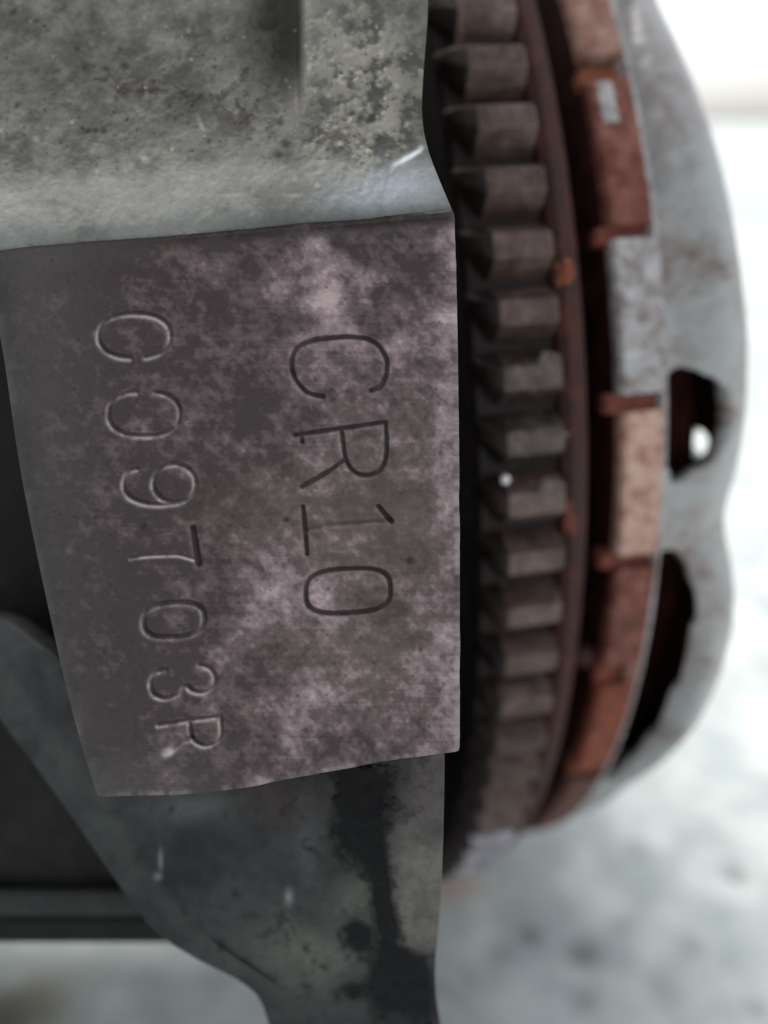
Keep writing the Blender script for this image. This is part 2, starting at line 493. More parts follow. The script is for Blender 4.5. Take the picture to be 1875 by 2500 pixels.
def build_pad():
    n, m = 400, 440
    G = coons([(-40, crease(-40) - 6), (300, crease(300) - 6), (700, crease(700) - 6), (1100, crease(1100) - 6)],
              [(243, 1938), (400, 1934), (560, 1921), (760, 1884), (950, 1850), (1112, 1828)],
              [(-40, crease(-40) - 6), (10, 840), (62, 1180), (150, 1600), (200, 1800), (243, 1938)],
              [(1100, crease(1100) - 6), (1107, 800), (1112, 1200), (1113, 1600), (1112, 1828)], n, m)
    u, v = G[..., 0], G[..., 1]
    # nicked borders
    e = fbm(u / 60, v / 60, 41, 4) - 0.5
    k = np.zeros(u.shape)
    k[:, -3:] = 1
    G[..., 0] += e * 4 * k
    k[:] = 0
    k[-3:, :] = 1
    G[..., 1] += e * 4 * k
    z = 0.10 * (fbm(u / 260, v / 260, 5) - 0.5) + 0.05 * (fbm(u / 30, v / 30, 6) - 0.5)
    # hollow fillet up to the casting above
    wid = np.interp(u, [0, 500, 1000], [75, 48, 30])
    tt = np.clip(1 - (v - crease(u)) / wid, 0, 1.0)
    z += 0.75 * tt ** 2.2
    # soft roll at the left border
    z -= 0.6 * np.exp(-(G[..., 0] - G[:, :1, 0]) / 22)
    n1 = fbm(u / 150, v / 150, 51, 6, 0.62)
    n2 = fbm(u / 45, v / 45, 52, 5, 0.62)
    n3 = fbm(u / 14, v / 14, 53, 3, 0.6)
    B = lambda *a: blob(u, v, *a)
    pale = (0.95 * B(790, 720, 70, 120, 8) + .75 * B(760, 585, 70, 45) + .5 * B(650, 680, 90, 60) + .45 * B(480, 620, 60, 40)
            + .75 * B(1085, 720, 34, 190) + .8 * B(1088, 1100, 30, 230) + .75 * B(1085, 1480, 45, 120) + .6 * B(960, 860, 60, 70)
            + .75 * B(640, 1480, 70, 100, 35) + .8 * B(560, 1560, 120, 55, -38) + .65 * B(790, 1460, 45, 40) + .6 * B(800, 1540, 50, 40)
            + .65 * B(830, 1690, 110, 60) + .6 * B(1020, 1640, 90, 70) + .45 * B(1000, 1740, 110, 50) + .5 * B(700, 1760, 70, 50)
            + .4 * B(410, 1500, 60, 70) + .35 * B(270, 1150, 80, 50) + .35 * B(600, 830, 80, 60) + .35 * B(740, 900, 90, 70)
            + .35 * B(90, 720, 60, 90) + .3 * B(250, 820, 60, 50) + .28 * B(680, 1300, 110, 90) + .25 * B(330, 1840, 120, 60))
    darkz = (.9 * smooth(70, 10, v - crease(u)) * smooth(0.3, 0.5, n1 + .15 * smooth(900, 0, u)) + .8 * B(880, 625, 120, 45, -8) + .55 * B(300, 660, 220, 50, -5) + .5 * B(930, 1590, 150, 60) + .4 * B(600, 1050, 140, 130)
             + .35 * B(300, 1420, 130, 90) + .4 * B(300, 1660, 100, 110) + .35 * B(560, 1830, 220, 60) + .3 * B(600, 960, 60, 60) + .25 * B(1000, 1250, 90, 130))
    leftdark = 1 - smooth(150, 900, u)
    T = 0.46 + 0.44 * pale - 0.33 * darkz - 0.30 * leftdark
    val = T + 0.75 * (n1 - 0.5) + 0.95 * (n2 - 0.5) + 0.50 * (n3 - 0.5) + 0.22 * (fbm(u / 240, v / 5, 58, 3, .6) - 0.5) + 0.4 * (fbm((u + .8 * v) / 90, (v - .8 * u) / 26, 57, 4, .6) - 0.5)
    dark, mid, lite, top = srgb(57, 50, 50), srgb(90, 80, 80), srgb(130, 118, 119), srgb(176, 163, 162)
    c = mixc(dark * np.ones(u.shape + (3,)), mid, smooth(0.1, 0.58, val))
    c = mixc(c, lite, smooth(0.48, 0.92, val))
    c = mixc(c, top, smooth(0.85, 1.25, val) * 0.8)
    olive = np.clip(.8 * B(930, 1270, 190, 190) + .7 * B(900, 1590, 170, 80) + .4 * B(620, 1240, 140, 90), 0, 1) * (1 - smooth(0.6, 0.85, val))
    c = mixc(c, srgb(96, 89, 80), 0.55 * olive)
    grn = np.clip((1 - smooth(40, 330, u)) + smooth(1750, 1930, v) * (1 - smooth(250, 700, u)), 0, 1)
    c = mixc(c, srgb(80, 81, 80), 0.45 * grn * (1 - smooth(0.7, 1, val)))
    # pin-hole pits
    for i in range(260):
        cx, cy, r = rng.uniform(120, 1090), rng.uniform(600, 1880), rng.uniform(2.0, 5.0)
        q = np.exp(-((u - cx) ** 2 + (v - cy) ** 2) / (r * r))
        c = mixc(c, srgb(42, 36, 36), q * 0.7)
        z -= 0.05 * q
    for (cx, cy, r) in ((1000, 1368, 11), (352, 1282, 9), (700, 1268, 8)):
        q = np.exp(-((u - cx) ** 2 + (v - cy) ** 2) / (r * r))
        c = mixc(c, srgb(34, 30, 30), q * 0.9)
        z -= 0.18 * q
    # struck characters: V grooves with thrown-up burrs
    brk = fbm(u / 24, v / 24, 61, 3)
    for (ch, st, strokes) in CHARS:
        d = np.full(u.shape, 1e9)
        for s in strokes:
            d = np.minimum(d, seg_dist(u, v, s))
        d = d * MM
        wv = 0.75 + 0.5 * fbm(u / 70, v / 70, 62, 2)
        g = np.clip(1 - d / (st['w'] * wv * 1.25), 0, 1)
        g = g * g * (3 - 2 * g)
        rim = np.exp(-((d - st['w'] * 1.55) / (st['w'] * 0.55)) ** 2)
        z += -st['d'] * g + 0.02 * rim
        c = mixc(c, srgb(36, 29, 30), np.clip(g * 1.5, 0, 1) * st['dark'])
        # burr on one side of the blow, its lit edge painted bright
        d2 = np.full(u.shape, 1e9)
        for s_ in strokes:
            d2 = np.minimum(d2, seg_dist(u, v, np.asarray(s_, float) + np.array([-6.0, 7.0])))
        lip2 = np.exp(-(d2 * MM / (st['w'] * 0.8)) ** 2) * (1 - 0.6 * np.clip(g, 0, 1))
        z += 0.05 * lip2
        c = mixc(c, srgb(184, 178, 174), np.clip(lip2 * (0.4 + 0.6 * smooth(0.34, 0.58, brk)) * st['bright'], 0, 1) * 0.8)
    q = blob(u, v, 412, 1836, 14, 9, -30)
    c = mixc(c, srgb(205, 200, 196), q)
    # bright worn arris along right and lower border
    e1 = np.exp(-(G[:, -1:, 0] - u) / 5.0) + 0.7 * np.exp(-np.abs(G[-1:, :, 1] - v) / 5.0) + .5 * np.exp(-np.abs(u - G[:, :1, 0]) / 5.0)
    c = mixc(c, srgb(165, 158, 158), np.clip(e1 * smooth(0.35, 0.6, n2), 0, 1) * 0.38)
    d = D_PAD - z
    # wall at the crease hides the top border
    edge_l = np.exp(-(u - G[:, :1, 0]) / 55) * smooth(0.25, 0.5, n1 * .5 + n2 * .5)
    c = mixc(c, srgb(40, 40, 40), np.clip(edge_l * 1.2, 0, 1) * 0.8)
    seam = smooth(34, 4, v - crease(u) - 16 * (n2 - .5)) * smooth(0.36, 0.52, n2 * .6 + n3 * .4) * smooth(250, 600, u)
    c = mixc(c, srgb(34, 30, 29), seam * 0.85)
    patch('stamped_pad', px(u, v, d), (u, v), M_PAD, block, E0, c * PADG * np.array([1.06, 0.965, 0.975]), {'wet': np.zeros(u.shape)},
          skirt=(6, 40, 3.4, 34), lean=(-0.2, 0), edge=0.38)


PADG = 1.12
CASTG = 0.98
LOWG = 0.76


def build_upper():
    n, m = 400, 250
    lef = [(-230, -230), (-225, 100), (-215, 400), (-200, crease(-200) + 15)]
    rig = [(1052, -230), (1040, -60), (1035, 60), (1025, 190), (1023, 285), (1038, 365), (1066, 440), (1096, 512), (1104, crease(1104) + 15)]
    G = coons([lef[0], (400, -232), rig[0]], [lef[-1], (400, crease(400) + 15), rig[-1]], lef, rig, n, m)
    u, v = G[..., 0], G[..., 1]
    h = (crease(u) - v) * MM
    n1 = fbm(u / 170, v / 170, 71, 6, 0.6)
    n2 = fbm(u / 50, v / 50, 72, 5, 0.62)
    n3 = fbm(u / 18, v / 18, 73, 4, 0.6)
    z = np.interp(h, [-0.6, -0.2, 0.0, 0.35, 0.8, 1.6, 3.0, 6.0, 10.0, 16.0, 24.0, 34.0], [-0.3, 0.5, 0.78, 1.0, 1.1, 0.95, 0.35, -1.5, -3.3, -5.2, -6.8, -9.5])
    # soften the interpolation kinks
    zz = z.copy()
    for _ in range(60):
        zz[1:-1] = (zz[:-2] + 2 * zz[1:-1] + zz[2:]) / 4
    z = zz
    groove = smooth(560, 715, u) ** 1.3 * (1 - smooth(722, 748, u)) * (1 - smooth(120, 330, v))
    z -= 3.6 * groove
    z += 0.5 * smooth(735, 765, u) * (1 - smooth(180, 300, v))
    # the corner by the flywheel rolls away
    z -= 1.4 * smooth(820, 1100, u) * smooth(300, 420, v) * (1 - smooth(470, 560, v)) * 0.5
    z -= 0.9 * np.exp(-(G[:, -1:, 0] - u) / 16)
    z += 0.35 * (n1 - 0.5) + 0.20 * (n2 - 0.5) * (1 - 0.6 * smooth(380, 470, v)) + 0.10 * (n3 - 0.5)
    B = lambda *a: blob(u, v, *a)
    crust = np.clip(.9 * B(900, 190, 140, 150) + 1.0 * B(880, 330, 110, 110) + .5 * B(430, 200, 60, 130) + .45 * B(820, 60, 90, 90) + .3 * B(260, 240, 110, 60), 0, 1)
    wart = smooth(0.50, 0.66, n2 * 0.6 + n3 * 0.4 + 0.12 * crust) * crust
    z += 0.16 * wart
    base = mixc(srgb(80, 80, 74) * np.ones(u.shape + (3,)), srgb(120, 119, 111), smooth(0.36, 0.62, n1 * .6 + n2 * .4))
    c = mixc(base, srgb(160, 155, 142), wart * 0.6)
    brown = np.clip(.7 * B(400, 215, 230, 60) + .75 * B(640, 130, 60, 150) + .5 * B(560, 300, 200, 60) + .5 * B(830, 330, 60, 50) + .35 * B(150, 180, 120, 60), 0, 1)
    c = mixc(c, srgb(52, 44, 38), np.clip(1.35 * brown * smooth(0.42, 0.58, n2 * .7 + n3 * .3), 0, 1) * 0.95)
    c = mixc(c, srgb(40, 37, 33), groove * 0.85)  # shade inside the groove painted into the colour
    # cream specks of scale
    for i in range(130):
        cx, cy = (rng.normal(890, 90), rng.normal(230, 120)) if i < 90 else (rng.uniform(0, 1020), rng.uniform(0, 470))
        r = rng.uniform(3, 9) if i < 90 else rng.uniform(2, 6)
        q = np.exp(-((((u - cx) ** 2 + ((v - cy) * rng.uniform(.7, 1.5)) ** 2) / (r * r)) * (0.6 + 0.8 * n3)) ** 1.5)
        c = mixc(c, srgb(178, 170, 150), q * rng.uniform(.2, .75))
        z += 0.05 * q
    # black pits and scale
    pits = [(305, 165, 11), (262, 170, 9), (210, 168, 12), (232, 322, 9), (255, 323, 9), (215, 322, 7), (948, 152, 13), (880, 290, 11), (905, 295, 12), (930, 265, 9), (860, 278, 9),
            (700, 352, 14), (680, 380, 12), (685, 300, 8), (765, 322, 10), (785, 322, 8), (425, 463, 8), (330, 537, 7), (238, 510, 6), (35, 30, 9), (190, 120, 7), (42, 260, 7), (510, 345, 6)]
    for i in range(90):
        pits.append((rng.uniform(0, 1020), rng.uniform(120, 420), rng.uniform(2.0, 4.5)))
    for i in range(50):
        pits.append((rng.uniform(0, 1020), rng.uniform(0, 560), rng.uniform(2, 4.5)))
    for (cx, cy, r) in pits:
        q = np.exp(-(((u - cx) ** 2 + (v - cy) ** 2) / (r * r)) ** 1.3)
        c = mixc(c, srgb(40, 35, 30), q * 0.8)
        z -= 0.06 * q * min(1, r / 9)
    # pale scratches; skylight on the lip painted as a lighter tone
    for (cx, cy, rx, ry, an) in ((560, 476, 34, 5, -3), (715, 477, 22, 5, 0), (490, 302, 6, 16, -20), (435, 480, 30, 7, -8), (300, 535, 26, 14, 0), (90, 340, 9, 8, 0), (350, 385, 14, 9, 30)):
        c = mixc(c, srgb(166, 160, 142), B(cx, cy, rx, ry, an) * 0.7)
    lip = smooth(400, 470, v + 0.05 * u) * (1 - smooth(0.0, 0.5, -h + 0.3))
    c = mixc(c, srgb(134, 135, 130), lip * (0.5 + 0.5 * smooth(0.35, 0.6, n1)) * 0.8)
    c = mixc(c, srgb(164, 171, 178), np.clip(1.0 * B(960, 462, 150, 48, -12), 0, 1) * 0.85)  # bluish sky sheen painted on the rolled corner
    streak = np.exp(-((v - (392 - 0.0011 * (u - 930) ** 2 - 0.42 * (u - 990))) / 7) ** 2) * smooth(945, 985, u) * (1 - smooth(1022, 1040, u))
    c = mixc(c, srgb(240, 243, 248), streak)  # specular streak painted almost white
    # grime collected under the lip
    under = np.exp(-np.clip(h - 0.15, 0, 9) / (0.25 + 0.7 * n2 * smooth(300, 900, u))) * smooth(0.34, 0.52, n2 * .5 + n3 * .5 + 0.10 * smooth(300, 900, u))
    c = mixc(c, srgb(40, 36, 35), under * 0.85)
    wet = np.clip(streak + 0.3 * B(960, 470, 150, 50, -12), 0, 1)  # smoother surface where the highlights are painted
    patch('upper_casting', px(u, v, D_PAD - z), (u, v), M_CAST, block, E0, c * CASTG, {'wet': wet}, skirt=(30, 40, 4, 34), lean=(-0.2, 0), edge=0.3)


def build_lower():
    n, m = 320, 330
    top = [(-150, 1395), (0, 1520), (110, 1600), (180, 1640), (400, 1640), (800, 1620), (1074, 1600)]
    rig = [(1074, 1600), (1075, 1850), (1072, 2050), (1064, 2240), (1054, 2350), (1056, 2430), (1066, 2500), (1078, 2600), (1085, 2760)]
    lef = [(-150, 1560), (0, 1748), (170, 1978), (300, 2165), (380, 2268), (480, 2335), (590, 2392), (640, 2440), (668, 2520), (690, 2620), (700, 2760)]
    top[0] = lef[0]
    top = [lef[0], (-60, 1520), (20, 1530), (110, 1595), (190, 1640), (400, 1640), (800, 1620), (1074, 1600)]
    G = coons(top, [lef[-1], (900, 2765), rig[-1]], lef, rig, n, m)
    u, v = G[..., 0], G[..., 1]
    n1 = fbm(u / 170, v / 170, 81, 6, 0.6)
    n2 = fbm(u / 55, v / 55, 82, 5, 0.62)
    n3 = fbm(u / 18, v / 18, 83, 4, 0.6)
    d = 82.2 + 13.0 * smooth(1850, 2700, v) + 20 * np.clip((950 - u) / 950, 0, 2) ** 1.6 + 6 * smooth(2100, 2760, v)
    L2 = lef
    # ridge along the diagonal border
    dist = seg_dist(u, v, np.asarray(L2)) if False else np.abs((u - G[:, :1, 0]) * 0.80)
    ridge = np.exp(-((dist - 48) / 34) ** 2)
    d -= 0.9 * ridge * (1 - smooth(2300, 2460, v))
    ridge2 = np.exp(-(((v - 1545) - 0.80 * u) / 34) ** 2) * (1 - smooth(120, 220, u))
    d -= 0.7 * ridge2
    hollow = blob(u, v, 420, 2080, 150, 90, 10)
    d += 2.2 * hollow
    d -= 1.2 * np.exp(-((u - 800) / 45) ** 2) * (1 - smooth(2060, 2200, v))
    d += 0.8 * np.exp(-(G[:, -1:, 0] - u) / 14)
    d -= 0.5 * (n1 - 0.5) + 0.35 * (n2 - 0.5) + 0.08 * (n3 - 0.5)
    B = lambda *a: blob(u, v, *a)
    c = mixc(srgb(33, 34, 36) * np.ones(u.shape + (3,)), srgb(58, 59, 60), smooth(0.35, 0.62, n1 * .6 + n2 * .4))
    rightdust = smooth(900, 1010, u) * smooth(1900, 2120, v) * (1 - smooth(2270, 2380, v))
    c = mixc(c, srgb(128, 122, 114), np.clip(rightdust * (0.6 + 1.0 * (n2 - .4)), 0, 1))
    c = mixc(c, srgb(104, 92, 92), np.clip(.8 * smooth(960, 1040, u) * (1 - smooth(1950, 2080, v)) * (0.3 + 1.4 * (n2 - .3)), 0, 1))
    c = mixc(c, srgb(108, 109, 100), np.clip((.85 * B(760, 2330, 150, 90) + .7 * B(870, 2180, 60, 60)) * (0.5 + n2), 0, 1) * 0.8)
    c = mixc(c, srgb(96, 99, 98), np.clip(.9 * B(480, 1975, 90, 36) + .45 * B(750, 2040, 30, 90), 0, 1) * 0.8)
    c = mixc(c, srgb(62, 71, 67), np.clip(ridge + 0.6 * ridge2, 0, 1) * 0.6 * (0.6 + 0.4 * smooth(.3, .6, n1)))
    c = mixc(c, srgb(68, 52, 54), np.clip(.8 * B(690, 1960, 90, 50) + .5 * B(640, 1930, 60, 30), 0, 1) * 0.7)
    c = mixc(c, srgb(26, 27, 29), np.clip(.75 * B(440, 2070, 120, 55) + .5 * B(560, 2050, 70, 60), 0, 1) * 0.85)
    oil = np.clip(1.0 * B(895, 1930, 80, 60) + .95 * B(885, 2030, 72, 95, 10) + .8 * B(930, 2170, 30, 80, -8) + .9 * B(945, 2255, 26, 60, -14)
                  + 1.0 * B(870, 2285, 40, 36) + 1.0 * B(960, 2345, 55, 36) + 1.1 * B(970, 2420, 85, 62) + .8 * B(1040, 2440, 34, 80) + .7 * B(860, 2420, 34, 24) + .5 * B(850, 1890, 60, 26), 0, 1)
    oilr = oil * 0.95 + 0.9 * (n2 - 0.5) + 0.55 * (n3 - .5)
    oil = smooth(0.22, 0.68, oilr)
    c = mixc(c, srgb(30, 26, 26), smooth(0.05, 0.45, oilr) * 0.7)
    c = mixc(c, srgb(13, 12, 15), oil * 0.97)
    d -= oil * (0.15 + 0.6 * (fbm(u / 40, v / 60, 88, 3) - 0.3))
    for (cx, cy, rx, ry) in ((385, 2140, 9, 9), (392, 2100, 5, 26), (705, 2190, 10, 18)):
        c = mixc(c, srgb(150, 156, 154), B(cx, cy, rx, ry) * 0.7)
    patch('lower_casting', px(u, v, d), (u, v), M_CAST, block, E0, c * LOWG, {'wet': oil * 0.9}, skirt=(6, 36, 60, 20), lean=(-0.2, 0), edge=0.4)


build_pad()
build_upper()
build_lower()

# ------------------------------------------------------------------ crankcase body behind the castings
def prism(name, prof, x0, x1, mat, parent, origin, bev=1.2):
    """outline in (up, depth) mm swept along the block's length"""
    bm = bmesh.new()
    a = [bm.verts.new(tuple((cw(np.array([x0, y, z])) - origin))) for (y, z) in prof]
    b = [bm.verts.new(tuple((cw(np.array([x1, y, z])) - origin))) for (y, z) in prof]
    bm.faces.new(a)
    bm.faces.new(b[::-1])
    k = len(prof)
    for i in range(k):
        bm.faces.new([a[i], b[i], b[(i + 1) % k], a[(i + 1) % k]])
    bmesh.ops.recalc_face_normals(bm, faces=bm.faces)
    bmesh.ops.bevel(bm, geom=list(bm.edges), offset=bev * 0.001, segments=3, affect='EDGES', profile=0.5)
    me = bpy.data.meshes.new(name)
    bm.to_mesh(me)
    bm.free()
    me.polygons.foreach_set('use_smooth', np.ones(len(me.polygons), bool))
    me.materials.append(mat)
    o = bpy.data.objects.new(name, me)
    COL.objects.link(o)
    o.parent = parent
    return o


def Yat(v, d):
    return (1250 - v) * d / FPX


prism('crankcase', [(60, 116), (Yat(2180, 118), 118), (Yat(2250, 124), 124), (Yat(2250, 124), 236), (88, 250), (88, 150), (75, 118)], -170, -34, M_CASE, block, E0)  # unseen extent sized for the shade it throws on the ground
M_LEDGE = mat_rust('dusty_sump_rail', srgb(30, 32, 31), srgb(44, 47, 45), srgb(58, 61, 58), 120, (0.6, 0.85), 0.0, bd=0.0003)
prism('sump_rail', [(Yat(2172, 115.5), 115.5), (Yat(2238, 115.0), 115.0), (Yat(2240, 118), 119.5), (Yat(2176, 118), 119.5)], -330, -17, M_LEDGE, block, E0, 0.9)
prism('sump_gasket_rail', [(Yat(2230, 122), 121), (Yat(2306, 122), 122), (Yat(2306, 122), 218), (Yat(2230, 122), 218)], -330, -22, M_CASE, block, E0, 0.9)

# ------------------------------------------------------------------ flywheel and clutch cover share one axis
RT = 115.0
NT = 92
Cc = np.array([0.0, 33.6, 221.0])
ac = np.array([1.0, 0.114, 0.190])
ac /= np.linalg.norm(ac)
ec = np.array([0, 0, -1.0]) - ac * np.dot(ac, [0, 0, -1.0])
ec /= np.linalg.norm(ec)


def dirw(v):
    return v[0] * np.array([1., 0, 0]) + v[1] * Uv + v[2] * Fv


ax, ez = dirw(ac), dirw(ec)
ey = np.cross(ez, ax)
WROT = Matrix([[ax[i], ey[i], ez[i]] for i in range(3)])
C_W = cw(Cc)


def local_to_px(P):
    """wheel-frame mm to the photographer's picture, used to find where windows and stains sit"""
    P = np.asarray(P, float)
    W = C_W + 0.001 * (P[..., 0:1] * ax + P[..., 1:2] * ey + P[..., 2:3] * ez) - CAM
    x, y, d = W[..., 0], W @ Uv, W @ Fv
    return 937.5 + FPX * x / d, 1250 - FPX * y / d


def theta_at(v, x, R):
    t = np.linspace(-1.25, 0.9, 4000)
    P = np.stack([np.full_like(t, x), R * np.sin(t), R * np.cos(t)], -1)
    _, pv = local_to_px(P)
    k = np.argmax(pv)
    s = slice(k, None)
    return float(np.interp(-v, -pv[s], t[s]))


def revolve(name, prof, mat, parent, nseg=240, t0=0.0, t1=2 * math.pi, sharp=False, wob=None):
    """profile of (x, r) in mm turned about the axis; closed profile"""
    full = abs(t1 - t0 - 2 * math.pi) < 1e-6
    th = np.linspace(t0, t1, nseg, endpoint=not full)
    prof = np.asarray(prof, float)
    k = len(prof)
    r = prof[None, :, 1] * np.ones((len(th), 1))
    if wob is not None:
        r = r + wob(th)[:, None]
    V = np.stack([np.broadcast_to(prof[None, :, 0], r.shape), r * np.sin(th)[:, None], r * np.cos(th)[:, None]], -1).reshape(-1, 3)
    F = []
    ns = len(th)
    for i in range(ns if full else ns - 1):
        j = (i + 1) % ns
        for a in range(k):
            b = (a + 1) % k
            F.append((i * k + a, i * k + b, j * k + b, j * k + a))
    if not full:
        F.append(tuple(range(k)))
        F.append(tuple(range((ns - 1) * k + k - 1, (ns - 1) * k - 1, -1)))
    o = new_obj(name, V * 0.001, F, mat, parent, None, False)
    bm = bmesh.new()
    bm.from_mesh(o.data)
    bmesh.ops.recalc_face_normals(bm, faces=bm.faces)
    bm.to_mesh(o.data)
    bm.free()
    for p in o.data.polygons:
        p.use_smooth = True
    o.data.set_sharp_from_angle(angle=math.radians(28))
    return o


fly = empty('flywheel', C_W, 'rusty brown flywheel with a toothed starter ring beside the engine block', 'flywheel', WROT)
ROOT = RT - 3.9
ring = revolve('ring_gear', [(-11.8, ROOT - 1.0), (-11.2, ROOT), (-1.0, ROOT), (-1.0, ROOT - 9), (-11.8, ROOT - 9)], M_RING, fly, 368)


def tooth_mesh():
    # sections along x: (x, crest radius, root half width, crest half width)
    # (x, crest radius, lower root y, lower crest y, upper crest y, upper root y)
    secs = [(-11.7, ROOT + 0.8, 1.2, 1.5, 2.4, 3.1), (-11.3, ROOT + 1.9, 0.2, 0.6, 2.1, 3.3), (-10.7, ROOT + 2.9, -0.9, -0.2, 1.8, 3.4), (-10.0, ROOT + 3.5, -2.1, -0.9, 1.6, 3.5),
            (-9.3, RT - 0.1, -3.0, -1.35, 1.5, 3.5), (-8.8, RT, -3.4, -1.5, 1.5, 3.5), (-1.7, RT, -3.5, -1.5, 1.5, 3.5), (-1.25, RT - 0.4, -3.4, -1.4, 1.4, 3.4)]
    V, F = [], []
    for (x, rc, lr, lc, uc, ur) in secs:
        ro = ROOT - 0.6
        hm = ro + (rc - ro) * 0.5
        V += [(x, lr, ro), (x, (lr + lc) / 2 - 0.22, hm), (x, lc, rc - 0.12), (x, lc + 0.25, rc), (x, uc - 0.25, rc), (x, uc, rc - 0.12), (x, (uc + ur) / 2 + 0.22, hm), (x, ur, ro)]
    k = 8
    for i in range(len(secs) - 1):
        for a in range(k - 1):
            F.append((i * k + a, i * k + a + 1, (i + 1) * k + a + 1, (i + 1) * k + a))
    F.append(tuple(range(k))[::-1])
    F.append(tuple(range((len(secs) - 1) * k, len(secs) * k)))
    me = bpy.data.meshes.new('tooth')
    me.from_pydata([tuple(0.001 * q for q in p) for p in V], [], F)
    me.update()
    bm = bmesh.new()
    bm.from_mesh(me)
    bmesh.ops.recalc_face_normals(bm, faces=bm.faces)
    bm.to_mesh(me)
    bm.free()
    me.materials.append(M_STEEL)
    me.materials.append(M_BEVEL)
    for p in me.polygons:
        if p.center.x < -0.0088:
            p.material_index = 1
    return me


# unseen flange plate of the block, added to keep skylight out of the gap
plate = revolve('rear_shade_plate', [(-33.0, 126), (-24.5, 126), (-24.0, 125.5), (-24.0, 45), (-33.0, 45)], M_CASE, block, 200)
plate.matrix_local = Matrix.Translation(Vector(C_W - E0)) @ WROT.to_4x4()

ring.data.materials.append(M_BEVEL)
for p in ring.data.polygons:
    if math.hypot(p.normal.y, p.normal.z) > 0.7 and math.hypot(p.center.y, p.center.z) > (ROOT - 0.7) * 0.001:
        p.material_index = 1
tm = tooth_mesh()
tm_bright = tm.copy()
tm_bright.materials[0] = M_GLINT
tm_wet = tm.copy()
tm_wet.materials[0] = M_WET
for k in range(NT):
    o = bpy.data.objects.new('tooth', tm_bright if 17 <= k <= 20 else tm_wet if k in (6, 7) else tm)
    COL.objects.link(o)
    o.parent = ring
    th = 0.229 + 0.0125 - k * 2 * math.pi / NT
    o.rotation_euler = (-th, 0, 0)

revolve('rust_shoulder', [(-1.0, ROOT - 0.6), (-0.7, ROOT + 1.2), (0.4, ROOT + 1.9), (1.8, ROOT + 1.5), (3.2, ROOT + 0.2), (4.4, ROOT - 3.0), (4.9, ROOT - 9), (-1.0, ROOT - 9)], M_RUSTBAND, fly, 300)
revolve('disc', [(-11.0, ROOT - 9), (4.9, ROOT - 9), (4.9, 80), (9.0, 80), (9.0, 30), (-10.0, 30), (-10.0, ROOT - 14)], M_GROOVE, fly, 200)


def lump(name, x, th, r, sx, sy, sz, mat, parent, seed=1, rough=0.25):
    """a small uneven lump sitting on the wheel at an axial place, angle and radius (mm)"""
    bm = bmesh.new()
    bmesh.ops.create_icosphere(bm, subdivisions=3, radius=1.0)
    rr = np.random.RandomState(seed)
    ph = rr.rand(6) * 6.28
    for vt in bm.verts:
        p = vt.co
        f = 1 + rough * (math.sin(3.1 * p.x + ph[0]) * math.sin(2.7 * p.y + ph[1]) + 0.5 * math.sin(5.3 * p.y + ph[2]) * math.sin(4.9 * p.x + ph[3]))
        vt.co = Vector((p.x * sx * f, p.y * sy * f, p.z * sz * f)) * 0.001
    me = bpy.data.meshes.new(name)
    bm.to_mesh(me)
    bm.free()
    me.polygons.foreach_set('use_smooth', np.ones(len(me.polygons), bool))
    me.materials.append(mat)
    o = bpy.data.objects.new(name, me)
    COL.objects.link(o)
    o.parent = parent
    o.location = (0.001 * x, 0.001 * r * math.sin(th), 0.001 * r * math.cos(th))
    o.rotation_euler = (-th, 0, 0)
    return o


tA = lambda v: theta_at(v, -5, RT)
lump('rust_flake', 0.7, tA(660), ROOT + 1.2, 1.3, 2.2, 0.9, M_ORANGE, fly, 3)
lump('rust_flake', 0.2, tA(1290), ROOT + 1.4, 1.0, 2.6, 0.6, M_TAB, fly, 4)
for (x, v, r, sx, sy, sz, sd) in ((-3.0, 885, RT - 0.2, 1.5, 1.2, 0.5, 1), (-4.4, 1066, RT - 0.1, 3.8, 0.5, 0.35, 9), (-3.4, 1190, RT - 0.25, 1.7, 1.2, 0.45, 6)):
    lump('grease_blob', x, tA(v), r, sx, sy, sz, M_WET, fly, sd, 0.25)
lump('oil_droplet', -9.2, tA(1163), RT - 0.2, 0.62, 0.62, 0.5, M_DROP, fly, 8, 0.03)

# ------------------------------------------------------------------ clutch cover
cov = empty('clutch_cover', C_W, 'grey domed clutch cover with rust-stained flange and dark windows, bolted to the flywheel', 'clutch cover', WROT)
R2 = 109.2
XL, XR = 9.17, 15.17
ybr = [(-330, 130, 'pink'), (188, 546, 'red'), (580, 960, 'bare'), (1004, 1354, 'tan'), (1388, 1622, 'red'), (1672, 1874, 'orange'), (1902, 2022, 'brown')]
for (v0, v1, kind) in ybr:
    ta, tb = theta_at(v1, 12, R2), theta_at(v0, 12, R2)
    o = revolve('flange_segment', [(XL, R2 - 0.6), (XL + 0.5, R2), (XR - 0.4, R2), (XR, R2 - 0.4), (XR, R2 - 2.4), (XL, R2 - 2.4)], SEG_MATS[kind], cov, 40, ta, tb)
    o['label'] = {'pink': 'pinkish rusty flange segment', 'red': 'red-brown rusty flange segment', 'bare': 'bare grey steel flange segment', 'tan': 'tan stained flange segment',
                  'orange': 'orange-brown rusty flange segment', 'brown': 'dull brown flange segment'}[kind]
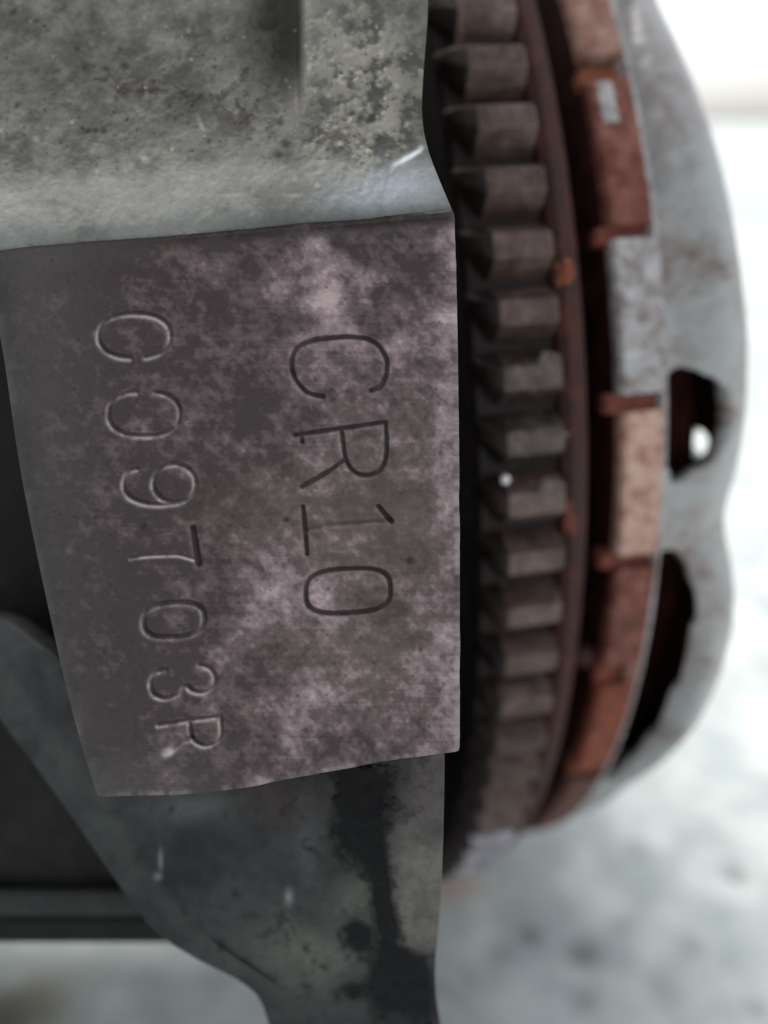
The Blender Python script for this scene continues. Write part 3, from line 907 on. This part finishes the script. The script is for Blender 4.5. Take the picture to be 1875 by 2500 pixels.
# the remaining turn of the flange, out of the photographer's sight
tlast, tfirst = theta_at(2022, 12, R2), theta_at(-330, 12, R2)
kk = 10
for i in range(kk):
    a0 = tfirst + 0.02 + (2 * math.pi + tlast - tfirst - 0.04) * i / kk
    a1 = tfirst + 0.02 + (2 * math.pi + tlast - tfirst - 0.04) * (i + 0.94) / kk
    revolve('flange_segment', [(XL, R2 - 0.6), (XL + 0.5, R2), (XR - 0.4, R2), (XR, R2 - 0.4), (XR, R2 - 2.4), (XL, R2 - 2.4)], SEG_MATS[('red', 'brown', 'orange')[i % 3]], cov, 30, a0, a1)
for (va, vb, x0, m_) in ((150, 188, XL - 0.4, M_ORANGE), (544, 584, XL - 1.6, M_TAB), (958, 1006, XL - 2.0, M_TAB), (1352, 1390, XL - 2.2, M_TAB), (1618, 1676, XL - 0.4, M_TAB), (1872, 1904, XL, M_ORANGE)):
    revolve('spacer_tab', [(x0, R2 - 1.7), (x0 + 0.5, R2 - 1.2), (XR - 0.9, R2 - 1.2), (XR - 0.4, R2 - 1.8), (XR - 0.4, R2 - 3.4), (x0, R2 - 3.4)], m_, cov, 12, theta_at(vb, 12, R2), theta_at(va, 12, R2))
# bright rubbed patch on the upper rusty segment and a chipped lump lower down
revolve('bare_patch', [(XL + 0.9, R2 - 0.3), (XL + 1.0, R2 + 0.12), (XL + 3.1, R2 + 0.12), (XL + 3.2, R2 - 0.3)], SEG_MATS['bare'], cov, 10, theta_at(300, 11, R2), theta_at(200, 11, R2))
revolve('edge_band', [(XR - 0.15, R2 - 1.6), (XR - 0.05, R2 - 0.25), (XR + 0.45, R2 - 0.3), (XR + 0.5, R2 - 1.6)], SEG_MATS['bare'], cov, 300)
lump('rust_lump', XR - 1.4, theta_at(1640, 14, R2), R2 - 0.3, 1.2, 2.0, 0.9, SEG_MATS['pink'], cov, 12)
lump('rust_lump', XL - 1.8, theta_at(1635, 8, R2), R2 - 3.2, 1.4, 1.8, 1.0, M_RUSTBAND, cov, 13)


def inpoly(u, v, poly):
    poly = np.asarray(poly, float)
    r = np.zeros(u.shape, bool)
    x0, y0 = poly[-1]
    for (x1, y1) in poly:
        hit = ((y1 > v) != (y0 > v)) & (u < (x0 - x1) * (v - y1) / (y0 - y1 + 1e-12) + x1)
        r ^= hit
        x0, y0 = x1, y1
    return r


def build_cover():
    # outer skin: from under the flange edge, over the shoulder, and down the face towards the diaphragm
    prof = curve([(XR - 0.6, R2 - 1.0), (18.5, R2 - 1.3), (22.5, R2 - 2.2), (26.0, R2 - 4.0), (29.0, R2 - 7.0), (31.0, R2 - 11.5), (32.0, R2 - 18.0), (32.4, R2 - 30), (32.6, R2 - 55)], 110)
    ns = 1400
    th = np.linspace(-math.pi, math.pi, ns, endpoint=False)
    tab = [(0, -2.0), (102, -1.0), (226, 0.4), (350, 1.6), (508, 2.8), (678, 3.8), (819, 4.6), (989, 4.2), (1130, 2.8), (1220, 0.8), (1280, 0.4), (1330, 2.4), (1400, 6.0), (1476, 7.2), (1561, 7.4), (1674, 6.4), (1775, 3.6), (1849, 1.0)]
    kv = [-3.2, -1.5] + [theta_at(v, 28.5, R2 - 6) for v, _ in tab[::-1]] + [1.3, 3.2]
    vy = [0, 0] + [q for _, q in tab[::-1]] + [-1.5, 0]
    dr = np.interp(th, kv, vy)
    for _ in range(25):
        dr = (np.roll(dr, 1) + 2 * dr + np.roll(dr, -1)) / 4
    wgt = smooth(XR, 24, prof[:, 0])
    def skin(inset):
        r = prof[None, :, 1] + dr[:, None] * wgt[None] - inset
        x = np.broadcast_to(prof[None, :, 0], r.shape) - inset * smooth(24, 32, prof[:, 0])[None]
        return np.stack([x, r * np.sin(th)[:, None], r * np.cos(th)[:, None]], -1)
    S = skin(0.0)
    k = S.shape[1]
    P = S.reshape(-1, 3)
    i = np.arange(ns)[:, None]
    j = np.arange(k - 1)[None, :]
    F = np.stack([i * k + j, i * k + j + 1, ((i + 1) % ns) * k + j + 1, ((i + 1) % ns) * k + j], -1).reshape(-1, 4)
    cen = P[F].mean(1)
    u, v = local_to_px(cen)
    front = cen[:, 2] > 0
    nor_r = np.hypot(cen[:, 1], cen[:, 2])
    tear = curve([(1634, 915), (1650, 900), (1700, 912), (1750, 935), (1780, 968), (1790, 1010), (1783, 1058), (1762, 1098), (1735, 1128), (1690, 1150), (1658, 1170), (1640, 1172), (1636, 1100), (1634, 1000), (1634, 915)], 120)
    slot = curve([(1606, 1352), (1630, 1345), (1662, 1362), (1680, 1410), (1688, 1475), (1680, 1545), (1660, 1620), (1630, 1700), (1590, 1780), (1540, 1850), (1496, 1898), (1474, 1912), (1480, 1880), (1520, 1810), (1555, 1720), (1580, 1610), (1598, 1480), (1606, 1352)], 160)
    lipw = curve([(1508, -40), (1524, 60), (1545, 180), (1565, 300), (1582, 420), (1598, 500), (1608, 500), (1622, 470), (1620, 400), (1606, 320), (1590, 220), (1568, 100), (1545, -40), (1508, -40)], 120)
    fn = np.cross(P[F[:, 1]] - P[F[:, 0]], P[F[:, 3]] - P[F[:, 0]])
    out_ = fn[:, 0] * 0.6 + (fn[:, 1] * cen[:, 1] + fn[:, 2] * cen[:, 2]) / nor_r
    fn = fn * np.sign(out_)[:, None]
    eye = np.array([np.dot(CAM - C_W, q) for q in (ax, ey, ez)]) * 1000.0
    near_side = np.einsum('ij,ij->i', fn, eye[None] - cen) > 0
    pu, pv = local_to_px(P)
    lm = (inpoly(pu, pv, lipw) & (P[:, 2] > 0) & (np.hypot(P[:, 1], P[:, 2]) > R2 - 14)).reshape(ns, k).astype(float)
    for _ in range(5):
        lm = (np.roll(lm, 1, 0) + 2 * lm + np.roll(lm, -1, 0)) / 4
        lm[:, 1:-1] = (lm[:, :-2] + 2 * lm[:, 1:-1] + lm[:, 2:]) / 4
    P[:, 1:] *= (1 - 2.6 * lm.ravel() / np.hypot(P[:, 1], P[:, 2]))[:, None]
    cut = front & near_side & (inpoly(u, v, tear) | inpoly(u, v, slot))
    cut |= front & (nor_r < R2 - 12) & (nor_r > R2 - 26) & (np.hypot(u - 1729, v - 1078) < 34)
    F = F[~cut]
    used = np.unique(F)
    remap = -np.ones(len(P), int)
    remap[used] = np.arange(len(used))
    o = new_obj('pressed_shell', P[used] * 0.001, remap[F], M_COVER, cov)
    bm = bmesh.new()
    bm.from_mesh(o.data)
    bnd = [vt for vt in bm.verts if vt.is_boundary]
    for _ in range(4):
        bmesh.ops.smooth_vert(bm, verts=bnd, factor=0.5, use_axis_x=True, use_axis_y=True, use_axis_z=True)
    bmesh.ops.recalc_face_normals(bm, faces=bm.faces)
    bm.to_mesh(o.data)
    bm.free()
    md = o.modifiers.new('thickness', 'SOLIDIFY')
    md.thickness = 0.0024
    md.offset = -1
    o.data.materials.append(M_GROOVE)  # dark inner face paints the shade behind the openings
    md.material_offset = 1
    return o


build_cover()
M_PLATE = M_GROOVE
revolve('pressure_plate', [(XL + 0.2, R2 - 2.5), (XR - 0.2, R2 - 2.5), (XR + 0.3, R2 - 6), (20.5, R2 - 7), (20.5, 62), (XL + 0.2, 62)], M_PLATE, cov, 200)
revolve('dark_inner_drum', [(20.6, R2 - 6.4), (24.0, R2 - 7.8), (25.0, R2 - 12.0), (25.0, R2 - 20.0), (20.6, R2 - 20.0)], M_PLATE, cov, 200)  # added dark drum, stands for the shade inside the cover openings
